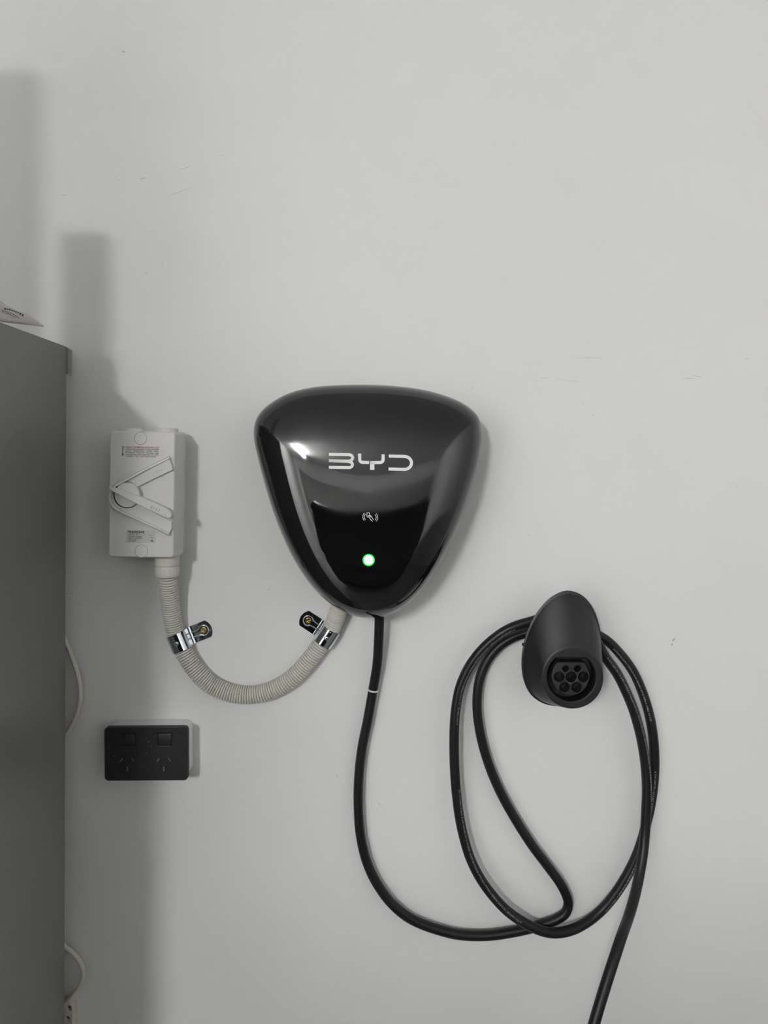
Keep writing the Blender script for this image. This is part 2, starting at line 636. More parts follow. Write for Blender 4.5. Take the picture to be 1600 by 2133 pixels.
def surf_stroke(name, bvh, pts, wpx, m, parent, lift=0.0004, per=6, smooth_path=True, closed=False, step=None):
    P = [Vector((x, y, 0)) for x, y in pts]
    if smooth_path and len(P) > 2:
        P = catmull(P, per, closed)
        if closed:
            P.append(P[0])
    else:
        Q = []
        for a, b in zip(P, P[1:]):
            nn = max(1, int((b - a).length / 3))
            Q += [a.lerp(b, t / nn) for t in range(nn)]
        Q.append(P[-1])
        P = Q
    v, f = [], []
    n = len(P)
    for i, p in enumerate(P):
        t = (P[min(i + 1, n - 1)] - P[max(i - 1, 0)]).normalized()
        nn = Vector((-t.y, t.x, 0))
        ok = True
        for e in (-1, 0, 1):
            q = project(bvh, p.x + nn.x * wpx / 2 * e, p.y + nn.y * wpx / 2 * e, lift)
            if q is None:
                q = v[-1] if v else W(p.x, p.y, 0.1)
            v.append(q)
        if i:
            k = 3 * i
            f += [(k - 3, k - 2, k + 1, k), (k - 2, k - 1, k + 2, k + 1)]
    return obj(name, v, f, m, parent)


for k in range(9):      # unreadable lettering, one dash for each word or letter
    x = 7 + k * 4.6
    y = 643 + 0.10 * (x - 7) + 0.0068 * (x - 7) ** 2
    surf_stroke('printed_mark', bvh_sheet, [(x, y), (x + 3.4, y + 1.2 + 0.03 * k)], (3.0, 1.8, 2.6, 2.0, 1.8, 2.2, 2.0, 3.2, 3.6)[k], M_blk, lf, lift=0.0010, smooth_path=False)
for pts, w_ in (([(1, 646), (14, 650), (26, 655), (39, 663)], 1.0), ([(2, 648.5), (12, 652), (22, 656.5), (31, 662)], 0.9)):
    surf_stroke('printed_line', bvh_sheet, pts, w_, M_blk, lf, lift=0.0010)

# ---------------------------------------------------------------- EV charger
CHO = [(730, 66), (600, 69), (480, 77), (350, 100), (250, 136), (170, 184), (110, 236), (75, 292), (62, 352), (66, 432), (90, 540), (130, 690), (180, 855), (240, 1012),
       (310, 1160), (390, 1290), (480, 1398), (560, 1466), (640, 1514), (720, 1541), (800, 1550), (880, 1543), (950, 1520), (1030, 1472), (1110, 1400), (1190, 1300), (1260, 1190),
       (1330, 1056), (1390, 920), (1440, 775), (1480, 640), (1506, 520), (1518, 410), (1512, 325), (1488, 262), (1440, 214), (1380, 176), (1280, 135), (1150, 100), (1000, 78), (860, 68)]
SCL = 520 / 1600
DCH = 0.050
out = catmull([W(510 + x * SCL, 780 + y * SCL, DCH) for x, y in CHO], 4, closed=True)
cc = W(768, 1020, DCH)
charger = thing('ev_charger', 'glossy black shield-shaped wall charger with white lettering and green light', 'ev charger', (cc.x, 0, cc.z))


def ring(s, d):
    return [Vector((cc.x + (p.x - cc.x) * s, -d, cc.z + (p.z - cc.z) * s)) for p in out]


hv, hf = loft([ring(0.86, 0.0006), ring(0.90, 0.008), ring(0.945, 0.026), ring(0.985, 0.043), ring(0.990, 0.0492)])
obj('back_housing', hv, hf, M_house, charger, smooth=50)
HD = 0.062


def dome_ring(s):
    R = []
    base = max(0.0, 1 - s ** 8.0) ** 0.52
    for p in out:
        x, z = (p.x - cc.x) * s, (p.z - cc.z) * s
        d = DCH + HD * base - 0.080 * z * base + 0.006 * (1 - s * s) * base
        R.append(Vector((cc.x + x, -d, cc.z + z)))
    return R


ss = [1.0, 0.9985, 0.995, 0.99, 0.983, 0.975, 0.965, 0.953, 0.94, 0.925, 0.91, 0.893, 0.875, 0.855, 0.835, 0.81, 0.785, 0.755, 0.72, 0.68, 0.64, 0.59, 0.54, 0.48, 0.42, 0.35, 0.28, 0.2, 0.12, 0.05, 0.01]
rings = [ring(0.993, DCH - 0.0035), ring(0.9995, DCH - 0.0028)] + [dome_ring(s) for s in ss]
sv, sf = loft(rings, cap0=True)
obj('front_shell', sv, sf, M_gloss, charger, smooth='all')
bvh_ch = BVHTree.FromPolygons(sv, [tuple(x) for x in sf])


def lp(pts):
    return [(680 + x / 8, 920 + y / 8) for x, y in pts]


def arc(cx, cy, rx, ry, a0, a1, n=10):
    return [(cx + rx * math.cos(math.radians(a0 + (a1 - a0) * i / n)), cy + ry * math.sin(math.radians(a0 + (a1 - a0) * i / n))) for i in range(n + 1)]


def letter(name, paths, wpx):
    """one letter from several strokes, joined into one piece"""
    V, Fc = [], []
    for pts, w_ in paths:
        o = surf_stroke('tmp', bvh_ch, lp(pts), w_, M_print, None, lift=0.0004, smooth_path=False)
        b = len(V)
        V += [vv.co + o.location for vv in o.data.vertices]
        Fc += [tuple(b + i for i in p.vertices) for p in o.data.polygons]
        me = o.data
        bpy.data.objects.remove(o)
        bpy.data.meshes.remove(me)
    return obj(name, V, Fc, M_print, charger)


letter('logo_letter', [([(42, 211), (380, 217)] + arc(375, 270, 62, 52, -80, 85, 12) + [(380, 325), (42, 318)], 6.2),
                       ([(42, 318), (370, 330)] + arc(372, 384, 62, 50, -80, 85, 12) + [(375, 432), (42, 427)], 6.2)], 6)
letter('logo_letter', [([(553, 200), (555, 285)] + arc(605, 290, 50, 56, 175, 95, 8) + [(712, 348)], 6.6),
                       ([(946, 212), (945, 290)] + arc(893, 295, 52, 54, 5, 85, 8) + [(728, 350)], 6.6),
                       ([(764, 330), (764, 472)], 9.0)], 6)
letter('logo_letter', [([(1040, 240), (1290, 246)] + arc(1300, 355, 118, 107, -85, 85, 18) + [(1290, 462), (1036, 456)], 6.4)], 6)
icon = [
    (arc(668, 1253, 60, 78, 235, 125, 8), 1.1), (arc(690, 1253, 58, 60, 230, 130, 7), 1.1),
    (arc(795, 1262, 60, 78, -55, 55, 8), 1.1), (arc(775, 1262, 55, 58, -52, 50, 7), 1.1),
    ([(715, 1255), (676, 1255), (676, 1185), (717, 1185), (717, 1222)], 1.3),
    ([(698, 1228), (715, 1262), (730, 1290), (768, 1328)], 1.2), ([(708, 1226), (728, 1240), (742, 1262)], 1.2), ([(722, 1225), (748, 1240), (765, 1275), (786, 1303)], 1.2),
]
V, Fc = [], []
for pts, w_ in icon:
    o = surf_stroke('tmp', bvh_ch, lp(pts), w_, M_icon, None, lift=0.0004, smooth_path=False)
    b = len(V)
    V += [vv.co + o.location for vv in o.data.vertices]
    Fc += [tuple(b + i for i in p.vertices) for p in o.data.polygons]
    bpy.data.objects.remove(o)
obj('card_tap_icon', V, Fc, M_icon, charger, label='small white hand and card symbol between radio arcs')


def surf_disc(name, px, py, r0, r1, m, parent, lift=0.0005, n=32):
    v, f = [], []
    for j in range(n):
        a = 2 * PI * j / n
        for r in (r0, r1):
            v.append(project(bvh_ch, px + r * math.cos(a), py + r * math.sin(a), lift))
    for j in range(n):
        k = (j + 1) % n
        f.append((2 * j, 2 * j + 1, 2 * k + 1, 2 * k))
    if r0 <= 0.5:
        f.append(tuple(2 * j for j in range(n)))
    return obj(name, v, f, m, parent)


led = surf_disc('status_light', 768, 1166.5, 0.4, 9.6, M_led, charger, lift=0.0006)
led['label'] = 'round glowing green status light'
surf_disc('painted_halo', 768, 1166.5, 9.6, 12.8, M_led_halo, led, lift=0.0006)  # halo of the light, its glow painted as a dim emissive ring

# ---------------------------------------------------------------- isolator switch
IR = math.radians(-0.8)
DI = 0.066
ic = W(295, 1030, DI)
iso = thing('isolator_switch', 'light grey plastic isolator switch box with an angled lever beside the cabinet', 'switch', (ic.x, 0, ic.z))
v, f = loft(rr_rings(ic.x - 0.0015, ic.z, [(.084, .166, .006, 0.0005), (.085, .167, .006, 0.022)], IR))
obj('base', v, f, M_isob, iso, smooth=35)
kf = kk(DI)
wF, hF = 137.5 * kf, 262.5 * kf
v, f = loft(rr_rings(ic.x, ic.z, [(wF + .0030, hF + .0035, .006, .0195), (wF + .0028, hF + .0033, .006, .0225), (wF + .0010, hF + .0015, .006, .023), (wF + .0008, hF + .0012, .006, .027),
                                  (wF + .0022, hF + .0028, .006, .0275), (wF + .0005, hF + .001, .0055, DI - .0035), (wF - .0015, hF - .001, .005, DI - .001), (wF - .004, hF - .0035, .004, DI)], IR))
obj('cover', v, f, M_iso, iso, smooth=25)


def zi(x, y):
    return (200 + x * 240 / 1422, 860 + y * 240 / 1422)


for (x, y) in ((435, 175), (868, 190)):
    px, py = zi(x, y)
    c = W(px, py, 0.045)
    zt = ic.z + hF / 2 - 0.001
    rr = 23.5 * kk(0.045)
    RR = [[Vector((c.x + r * math.cos(2 * PI * j / 28), -0.042 + r * math.sin(2 * PI * j / 28), z)) for j in range(28)] for r, z in
          ((rr, zt), (rr, zt + 0.0052), (rr - 0.0012, zt + 0.0064), (rr * 0.55, zt + 0.0064), (rr * 0.5, zt + 0.0056))]
    v, f = loft(RR)
    obj('entry_plug', v, f, M_iso, iso, smooth=35)

VP_ = [(910, 535), (600, 690), (300, 850), (215, 898), (175, 955), (157, 1030), (165, 1100), (195, 1160), (260, 1212), (500, 1330), (770, 1448), (905, 1505), (948, 1420), (945, 1335), (740, 1232), (560, 1125),
       (557, 1040), (520, 915), (740, 805), (965, 700)]
lever_bed = plate('lever_bed', [pxloop([zi(*p) for p in VP_], DI)], DI - 0.0005, DI + 0.0050, M_iso, iso, bevel=0.0005)


def ridge(name, pts, w0, w1, d0, d1, m, parent, taper_end=True):
    P = [Vector((x, y, 0)) for x, y in pts]
    P = catmull(P, 5)
    n = len(P)
    R = []
    for i, p in enumerate(P):
        t = (P[min(i + 1, n - 1)] - P[max(i - 1, 0)]).normalized()
        nn = Vector((-t.y, t.x, 0))
        e = 1.0
        if taper_end:
            e = min(1.0, 0.35 + 3.0 * min(i, n - 1 - i) / n)
        dt = d0 + (d1 - d0) * e
        row = []
        for q, dd in ((-w0 / 2, d0), (-w1 / 2, dt), (w1 / 2, dt), (w0 / 2, d0)):
            s = p + nn * q
            row.append(W(s.x, s.y, dd))
        R.append(row)
    v, f = loft(R)
    return obj(name, v, f, m, parent, smooth=25)


ridge('lever_guard', [zi(*p) for p in [(905, 552), (600, 704), (310, 862), (232, 908), (190, 962), (174, 1030), (182, 1098), (210, 1148), (275, 1198), (510, 1312), (770, 1430), (900, 1497)]],
      6.5, 3.2, DI + 0.0045, DI + 0.0115, M_iso, iso)
px, py = zi(380, 1013)
disc('shaft_gap_shade', px, py, 27.8, DI + 0.0045, DI + 0.0054, M_gap, iso, bevel=0.0001, n=40)  # dark disc standing in for the shade in the gap round the knob
knob = disc('knob', px, py, 26.2, DI + 0.0045, DI + 0.0105, M_iso, iso, bevel=0.0012, n=40)
LV = [(163, 916), (220, 922), (400, 985), (555, 1038), (740, 1120), (880, 1185), (918, 1215), (934, 1250), (925, 1288), (895, 1304), (850, 1293), (720, 1228), (450, 1100), (300, 1022), (165, 948)]
lever = plate('lever', [pxloop([zi(*p) for p in LV], DI + 0.0185)], DI + 0.0100, DI + 0.0190, M_iso, iso, bevel=0.0012)
for k in range(4):
    a = zi(672 + 32 * k, 1180 + 13 * k)
    b = zi(688 + 32 * k, 1142 + 13 * k)
    mdl = Vector((*a, 0)).lerp(Vector((*b, 0)), 0.5)
    ridge('grip_rib', [a, (mdl.x, mdl.y), b], 2.2, 1.0, DI + 0.0187, DI + 0.0205, M_iso, lever, taper_end=False)
px, py = zi(890, 1262)
disc('thumb_button', px, py, 6.6, DI + 0.0185, DI + 0.0206, M_iso, lever, bevel=0.0008)
px, py = zi(550, 314)
for (x, y) in ((550, 314), (558, 1708)):
    px, py = zi(x, y)
    disc('screw_cover_gap', px, py, 13.4, DI - 0.0004, DI + 0.00012, M_gap, iso, bevel=0.00002, n=36)
    disc('screw_cover', px, py, 12.9, DI - 0.0003, DI + 0.0005, M_iso, iso, bevel=0.0002, n=36)
# raised ring and OFF on the upper arm
px, py = zi(675, 772)
cI = W(px, py, DI + 0.004)
plate('embossed_ring', [circle(cI.x, cI.z, 6.3 * kf, 28), circle(cI.x, cI.z, 5.4 * kf, 28)], DI + 0.0049, DI + 0.0057, M_iso, iso)
px, py = zi(745, 745)
flat_text('embossed_word', 'OFF', px, py + 1, 15.5, 6.0, DI + 0.0054, M_isob, iso, rot=math.radians(-22))
# warning print
PR = math.radians(0.9)
lines = ['WHEN INSTALLING COVER ENSURE', 'BOTH   OPERATING   LEVER   AND', 'INTERNAL  SWITCH  TOGGLE  ARE', "ALIGNED IN 'OFF' POSITION TO GIVE", "CORRECT 'ON' / 'OFF' INDICATION"]
px, py = zi(362, 430)
flat_text('warning_print', 'WARNING "RECOMMENDED USING HAND TOOLS"', px, py, 71, 3.0, DI + 0.0003, M_red, iso, rot=PR, bold=0.012)
for i, s in enumerate(lines):
    px, py = zi(364, 455 + i * 22.2)
    flat_text('instruction_print', s, px, py, 63 if i == 4 else 69, 2.7, DI + 0.0003, M_blk, iso, rot=PR, bold=0.008)
# little screwdriver symbol
sd = [zi(*p) for p in ((331, 405), (318, 418), (320, 432), (328, 446), (328, 500), (322, 508), (324, 522), (330, 536), (337, 522), (338, 508), (334, 500), (335, 446), (343, 432), (345, 418))]
plate('screwdriver_symbol', [pxloop(sd, DI)], DI, DI + 0.0003, M_blk, iso)
hs = [zi(*p) for p in ((331, 411), (324, 420), (326, 432), (331, 440), (337, 432), (339, 420))]
plate('screwdriver_handle', [pxloop(hs, DI)], DI + 0.0002, DI + 0.0005, M_iso, iso)
# rating label
lc = [zi(*p) for p in ((375, 1450), (735, 1452), (735, 1608), (370, 1604))]
rl = plate('rating_label', [pxloop(lc, DI)], DI - 0.0001, DI + 0.00035, M_lab, iso)
DL = DI + 0.0005
x, y = zi(392, 1484)
flat_text('label_print', 'TRADESAVE', x, y, 34.5, 5.0, DL, M_blk, rl, rot=PR, bold=0.03)
for s, yy, w_, hh, bo in (('TSMP1132', 1512, 20, 2.9, 0.0), ('20A 440V~ 50/60Hz', 1532, 29, 2.2, 0.015), ('AS/NZS 3133 IP66 M180', 1551, 28, 2.2, 0.015), ('SAA121096', 1570, 16.5, 2.0, 0.015), ('TRADESAVE', 1588, 15.5, 2.0, 0.015)):
    x, y = zi(398, yy)
    flat_text('label_print', s, x, y, w_, hh, DL, M_blk, rl, rot=PR, bold=bo)
x, y = zi(672, 1546)
flat_text('label_print', 'IP66', x, y, 6, 2.0, DL, M_blk, rl, rot=PR, bold=0.015)
x, y = zi(650, 1515)
flat_text('label_print', '~o/ o~', x, y, 10, 2.2, DL, M_blk, rl, rot=PR)
tri = [zi(*p) for p in ((672, 1590), (690, 1560), (712, 1590))]
tri2 = [zi(*p) for p in ((682, 1585), (691, 1571), (700, 1585))]
plate('compliance_mark', [pxloop(tri, DL), pxloop(tri2, DL)], DL - 0.0002, DL, M_blk, rl)

# ---------------------------------------------------------------- flexible conduit
CZ = [(163, 200, .036), (165, 225, .035), (175, 330, .028), (192, 450, .020), (216, 570, .0150), (256, 680, .0145), (310, 785, .0145), (380, 880, .0145), (470, 958, .0145), (590, 1010, .0145), (720, 1026, .0145), (850, 1005, .0145),
      (960, 955, .0145), (1060, 880, .0145), (1145, 785, .0145), (1215, 692, .0145), (1272, 615, .0150), (1310, 550, .018), (1338, 480, .023), (1362, 400, .028), (1375, 340, .030)]
cpts = catmull([W(300 + x * 0.3, 1140 + y * 0.3, d) for x, y, d in CZ], 8)
cp = Path(cpts)
cond = thing('flexible_conduit', 'cream corrugated flexible conduit curving from isolator box to black charger', 'conduit', tuple(cp.at(cp.L / 2)[0]))
pitch = 0.00362
RG = []
n = int(cp.L / pitch)
for i in range(n):
    for fr, r in ((0.0, .0070), (0.16, .0070), (0.17, .0119), (0.28, .01275), (0.5, .0129), (0.72, .01275), (0.98, .0119), (0.99, .0070)):
        RG.append(((i + fr) * pitch, r))
tube('corrugated_tube', cp, 0.012, M_cond, cond, seg=28, rings=RG)
# adapter into the box: collar and ribbed nut, axis vertical
ax = W(347.5, 1180, 0.036)
zb = W(347, 1201.5, 0.036).z
zt = ic.z - hF / 2


def lathe(name, cx, cy, prof, m, parent, n=40, rib=0.0, ribn=20, smooth=35):
    R = []
    for r, z, rb in prof:
        R.append([Vector((cx + (r + (rb * rib if (j // 2) % 2 else 0)) * math.cos(2 * PI * j / n), cy + (r + (rb * rib if (j // 2) % 2 else 0)) * math.sin(2 * PI * j / n), z)) for j in range(n)])
    v, f = loft(R)
    return obj(name, v, f, m, parent, smooth=smooth)


zm = W(347, 1177, 0.036).z
lathe('adapter_collar', ax.x + 0.0003, -0.036, [(.0170, zt + 0.0015, 0), (.0170, zm + 0.0006, 0), (.0158, zm + 0.0002, 0), (.0158, zm - 0.004, 0)], M_adap, cond)
lathe('adapter_nut', ax.x, -0.036, [(.0150, zm - 0.0004, 0), (.0172, zm - 0.001, 0), (.0174, zm - .003, 1), (.0172, zb + .006, 1), (.0170, zb + .0025, 0), (.0158, zb + .0004, 0), (.0130, zb, 0)], M_adap, cond, rib=0.0004, n=80)


# ---------------------------------------------------------------- zinc saddles
def saddle(px, py, side, label, tabdir):
    """half saddle clipped over the conduit near a photograph position; side = which way its screw tab points"""
    s = cp.nearest(W(px, py, 0.015))
    P, T, B, N = cp.at(s)
    T = Vector((T.x, 0, T.z)).normalized()
    B = Vector((0, -1, 0))
    N = B.cross(T)
    if N.x * side < 0:
        N = -N
    h = -P.y
    R0, th = 0.0133, 0.0013
    t = thing('conduit_saddle', label, 'pipe clip', (P.x, 0, P.z), 'zinc conduit saddles')
    Wd = 0.0128
    # profile in (n, b) around the conduit, outside then inside
    prof_o, prof_i = [], []
    prof_o += [(-R0 - th, -h + 0.0005)]
    prof_i += [(-R0, -h + 0.0005)]
    for i in range(19):
        a = PI - PI * i / 18
        prof_o.append(((R0 + th) * math.cos(a), (R0 + th) * math.sin(a)))
        prof_i.append((R0 * math.cos(a), R0 * math.sin(a)))
    for (no, bo, ni, bi) in ((R0 + th, -h * 0.5, R0, -h * 0.5), (R0 + th + 0.0006, -h + th + 0.0022, R0 + 0.0002, -h + 0.0016), (R0 + th + 0.0022, -h + th + 0.0007, R0 + 0.0016, -h + 0.0007),
                             (R0 + 0.0048, -h + th + 0.0005, R0 + 0.0048, -h + 0.0005)):
        prof_o.append((no, bo))
        prof_i.append((ni, bi))
    v, f = [], []
    m_ = len(prof_o)
    TS = (-Wd, -Wd + 0.0006, Wd - 0.0006, Wd)
    for e in TS:
        for q in prof_o:
            v.append(P + T * e + N * q[0] + B * q[1])
        for q in prof_i:
            v.append(P + T * e + N * q[0] + B * q[1])
    for k in range(3):
        o0, o1 = k * 2 * m_, (k + 1) * 2 * m_
        for i in range(m_ - 1):
            f.append((o0 + i, o0 + i + 1, o1 + i + 1, o1 + i))
            f.append((o0 + m_ + i, o1 + m_ + i, o1 + m_ + i + 1, o0 + m_ + i + 1))
        f.append((o0, o1, o1 + m_, o0 + m_))
        f.append((o0 + m_ - 1, o0 + 2 * m_ - 1, o1 + 2 * m_ - 1, o1 + m_ - 1))
    for o0 in (0, 3 * 2 * m_):
        for i in range(m_ - 1):
            f.append((o0 + i, o0 + m_ + i, o0 + m_ + i + 1, o0 + i + 1))
    obj('strap', v, f, M_zinc, t, smooth=35)
    # tab
    n0, n1 = R0 + 0.0044, R0 + 0.0335
    pts = [(n0, -Wd), (n1 - 0.006, -Wd)]
    Rr = 0.0170
    ce = n1 - Rr
    a_ = math.asin(min(1, Wd / Rr))
    for i in range(11):
        a = -a_ + 2 * a_ * i / 10
        pts.append((ce + Rr * math.cos(a), Rr * math.sin(a)))
    pts = [pts[0]] + pts[2:] + [(n0, Wd)]

    def w2(n_, t_):
        q = P + N * n_ + T * t_
        return (q.x, q.z)
    tab = plate('tab', [[w2(*p) for p in pts]], 0.0005, 0.0018, M_zinc, t, bevel=0.0002)
    # keyhole rib
    sc = n1 - 0.0125
    K = [(n0 - 0.001, -0.0038), (n0 + 0.004, -0.0036)] + [(sc + 0.0070 * math.cos(math.radians(a)), 0.0070 * math.sin(math.radians(a))) for a in range(-142, 143, 12)] + [(n0 + 0.004, 0.0036), (n0 - 0.001, 0.0038)]
    kp = Path(catmull([Vector((*w2(*p), 0)) for p in K], 3))
    kp = Path([Vector((p.x, -0.0018, p.y)) for p in kp.p])
    tube('keyhole_rib', kp, 0.0011, M_zinc, tab, seg=10)
    # dimple on the strap
    c = P + B * (R0 + th)
    RR = []
    for r, b in ((.0034, -0.0006), (.0030, 0.0004), (.0018, 0.0010), (.0004, 0.0012)):
        RR.append([c + T * (r * math.cos(2 * PI * j / 20)) + N * (r * math.sin(2 * PI * j / 20)) + B * b for j in range(20)])
    v, f = loft(RR)
    obj('dimple', v, f, M_zinc, t, smooth='all')
    # screw with a cross recess
    q = w2(sc, 0)
    cross = []
    for a in range(4):
        for (u, w_) in ((.0006, -.0006), (.0024, -.0005), (.0024, .0005)):
            an = a * PI / 2 + 0.4
            cross.append((q[0] + u * math.cos(an) - w_ * math.sin(an), q[1] + u * math.sin(an) + w_ * math.cos(an)))
    scr = plate('screw', [circle(q[0], q[1], 0.0041, 24), cross], 0.0015, 0.0036, M_brass, t, bevel=0.0003)
    plate('recess', [circle(q[0], q[1], 0.003, 12)], 0.0014, 0.0024, M_brass, scr)
    return t


saddle(378.5, 1336, 1, 'zinc conduit clip with screw tab, the one below the isolator box', 1)
saddle(683, 1325, -1, 'zinc conduit clip with screw tab, the one just below the black charger', -1)

# ---------------------------------------------------------------- double power outlet
DO = 0.036
oc = W(304.2, 1570.5, DO)
outl = thing('power_outlet', 'black double power outlet on a raised white mounting block', 'power outlet', (oc.x, 0, oc.z))
ow, oh = 174 * kk(DO), 111.5 * kk(DO)
orot = math.radians(0.35)
v, f = loft(rr_rings(oc.x, oc.z, [(ow - .003, oh - .003, .0085, .0005), (ow - .003, oh - .003, .0085, .0255), (ow - .005, oh - .005, .008, .0275)], orot))
obj('mounting_block', v, f, M_blok, outl, smooth=35)


def zo(x, y):
    return (200 + x * 0.1375, 1490 + y * 0.1375)


co, so_ = math.cos(orot), math.sin(orot)
ol = [(oc.x + x * co - z * so_, oc.z + x * so_ + z * co) for x, z in rrect(ow, oh, .0058, 6)]
holes = []
k0 = kk(DO)


def slot(px, py, ang, L=9.0, wd=2.6):
    a = math.radians(ang)
    c, s = math.cos(a), math.sin(a)
    return pxloop([(px + u * c - w_ * s, py + u * s + w_ * c) for u, w_ in ((-L / 2, -wd / 2), (L / 2, -wd / 2), (L / 2, wd / 2), (-L / 2, wd / 2))], DO)


slots = []
for (cx_, cy_) in (((468, 690)), ((1022, 690))):
    for dx, dy, an in ((-84, -8, -60), (84, -18, 60), (0, 125, 90)):
        slots.append((zo(cx_ + dx, cy_ + dy), an))
hl = [slot(p[0], p[1], an) for p, an in slots]
sw = []
for (x, y) in ((488, 370), (1040, 365)):
    p = zo(x, y)
    sw.append((p, pxloop([(p[0] - 14.5, p[1] - 13.5), (p[0] + 14.5, p[1] - 13.5), (p[0] + 14.5, p[1] + 13.5), (p[0] - 14.5, p[1] + 13.5)], DO)))
plate('face_plate', [ol] + hl + [s[1] for s in sw], 0.0276, DO, M_plate, outl, bevel=0.0008)
for p, an in slots:
    plate('slot_floor', [slot(p[0], p[1], an, 8.6, 2.4)], 0.0290, 0.0352, M_dust, outl)
for (p, _l) in sw:
    c = W(p[0], p[1], DO)
    a, b = 13.9 * k0, 12.9 * k0
    V = [(c.x - a, -.030, c.z - b), (c.x + a, -.030, c.z - b), (c.x + a, -.030, c.z + b), (c.x - a, -.030, c.z + b),
         (c.x - a, -DO - .0005, c.z - b), (c.x + a, -DO - .0005, c.z - b), (c.x + a, -DO - .0005, c.z + b), (c.x - a, -DO - .0005, c.z + b)]
    o = obj('rocker_switch', V, [(0, 3, 2, 1), (4, 5, 6, 7), (0, 1, 5, 4), (1, 2, 6, 5), (2, 3, 7, 6), (3, 0, 4, 7)], M_plate, outl)
    bevel_obj(o, 0.0006)
for (x, y, r) in ((280, 612, 2.0), (795, 400, 2.2), (840, 468, 1.6), (768, 572, 1.5), (190, 500, 2.0), (890, 318, 1.6)):
    p = zo(x, y)
    disc('dust_speck', p[0], p[1], r * 0.55, DO - 0.0001, DO + 0.0002, M_dust, outl, bevel=0.00002, n=7)

# ---------------------------------------------------------------- holder for the connector
DB, DF = 0.058, 0.089


def zh(x, y):
    return (1060 + x * 0.15, 1200 + y * 0.15)


HB = [(1180, 1230), (1150, 1242), (1128, 1263), (1107, 1295), (1092, 1335), (1086, 1378), (1091, 1418), (1106, 1447), (1130, 1464), (1155, 1470), (1188, 1466), (1218, 1450), (1240, 1418), (1251, 1375), (1253, 1335), (1246, 1295), (1232, 1261), (1210, 1238)]
hb = catmull([Vector((*p, 0)) for p in HB], 6, closed=True)
nH = 72
hp = Path(hb + [hb[0]])
hb = [hp.at(hp.L * i / nH)[0] for i in range(nH)]
fc = zh(887, 1415)
FR = 64.5
hc = W(fc[0], fc[1], DF)
bc = (1169, 1350)
hold = thing('connector_holder', 'matte black wall holder with a round seven-hole charging socket, cable looped behind', 'cable holder', (W(1165, 1370, 0).x, 0, W(1165, 1370, 0).z))
# match base outline to front circle by angle
base_w = [W(p.x, p.y, DB) for p in hb]
front_w = []
a_start = math.atan2(hb[0].y - bc[1], hb[0].x - bc[0])
for i, p in enumerate(hb):
    # blend of arc-length fraction and direction keeps the ruled lines straight down the barrel
    a = math.atan2((p.y - bc[1]) * 0.78, p.x - bc[0])
    front_w.append(W(fc[0] + FR * math.cos(a), fc[1] + FR * math.sin(a), DF))


def hring(t, grow=1.0):
    """t 0 base .. 1 front, slightly swollen like a moulded barrel"""
    R = []
    c0 = sum(base_w, Vector()) / nH
    c1 = sum(front_w, Vector()) / nH
    c = c0.lerp(c1, t)
    for a, b in zip(base_w, front_w):
        p = a.lerp(b, t)
        g = grow * (1 + 0.012 * math.sin(PI * t))
        q = c + (p - c) * g
        q.y = p.y
        R.append(q)
    return R


def flat_ring(scale, d, src=None):
    src = src or base_w
    c = sum(src, Vector()) / nH
    out_ = []
    for p in src:
        q = c + (p - c) * scale
        q.y = -d
        out_.append(q)
    return out_


# mounting neck behind the barrel (the cable hangs over it)
nc = W(1166, 1385, 0.02)
nk = []
for r, d in ((.046, .0006), (.046, .004), (.030, .007), (.030, .050), (.036, .0565)):
    nk.append([Vector((nc.x + r * 0.9 * math.cos(2 * PI * j / 40), -d, nc.z + r * math.sin(2 * PI * j / 40))) for j in range(40)])
v, f = loft(nk)
obj('mounting_neck', v, f, M_hin, hold, smooth=35)
rings = [flat_ring(0.955, DB - .0015), flat_ring(0.985, DB - .0012), flat_ring(1.0, DB), flat_ring(1.0, DB + .0010), flat_ring(0.988, DB + .0014)]
v, f = loft(rings)
obj('rim', v, f, M_holder, hold, smooth=35)
BR = [hring(0.0, 0.975), hring(0.035, 0.978)] + [hring(t, 0.982) for t in (0.07, 0.12, 0.2, 0.3, 0.4, 0.5, 0.6, 0.7, 0.8, 0.88, 0.94)] + [hring(0.975, 0.99), hring(1.0, 0.985), hring(1.0, 0.965)]
v, f = loft(BR, cap0=True, cap1=False)
barrel = obj('barrel', v, f, M_holder, hold, smooth=50)


def dshape(cx, cz, r, flat, n=48):
    a0 = math.asin(min(1, flat / r))
    pts = []
    for i in range(n + 1):
        a = (PI - a0) + (PI + 2 * a0) * i / n
        pts.append((cx + r * math.cos(a), cz + r * math.sin(a)))
    return pts


kf2 = kk(DF)
cz_ = zh(868, 1400)
c2 = W(cz_[0], cz_[1], DF)
plate('front_ring', [circle(hc.x, hc.z, 62.6 * kf2, 72), dshape(c2.x, c2.z, 51 * kf2, 40 * kf2)], DF - 0.022, DF + 0.0006, M_hin, hold, bevel=0.0009)
plate('socket_well', [circle(hc.x, hc.z, 58 * kf2, 48)], DF - 0.030, DF - 0.0225, M_hole, hold)
hh = []
for (x, y, r) in ((790, 1288, 48), (955, 1286, 48), (703, 1402, 73), (868, 1402, 74), (1038, 1402, 73), (775, 1547, 73), (945, 1547, 73)):
    p = zh(x, y)
    q = W(p[0], p[1], DF - 0.003)
    hh.append(circle(q.x, q.z, r * 0.15 * kf2, 28))
plate('socket_insert', [dshape(c2.x, c2.z, 39.4 * kf2, 28.5 * kf2)] + hh, DF - 0.0222, DF - 0.003, M_hins, hold, bevel=0.0005)
nb = zh(190, 948)
q = W(nb[0] + 1.5, nb[1], DB + 0.001)
v, f = box_geo((q.x - 0.0016, q.y - 0.002, q.z - 0.002), (q.x + 0.0016, q.y + 0.002, q.z + 0.002))
bevel_obj(obj('rim_nub', v, f, M_holder, hold), 0.0005)

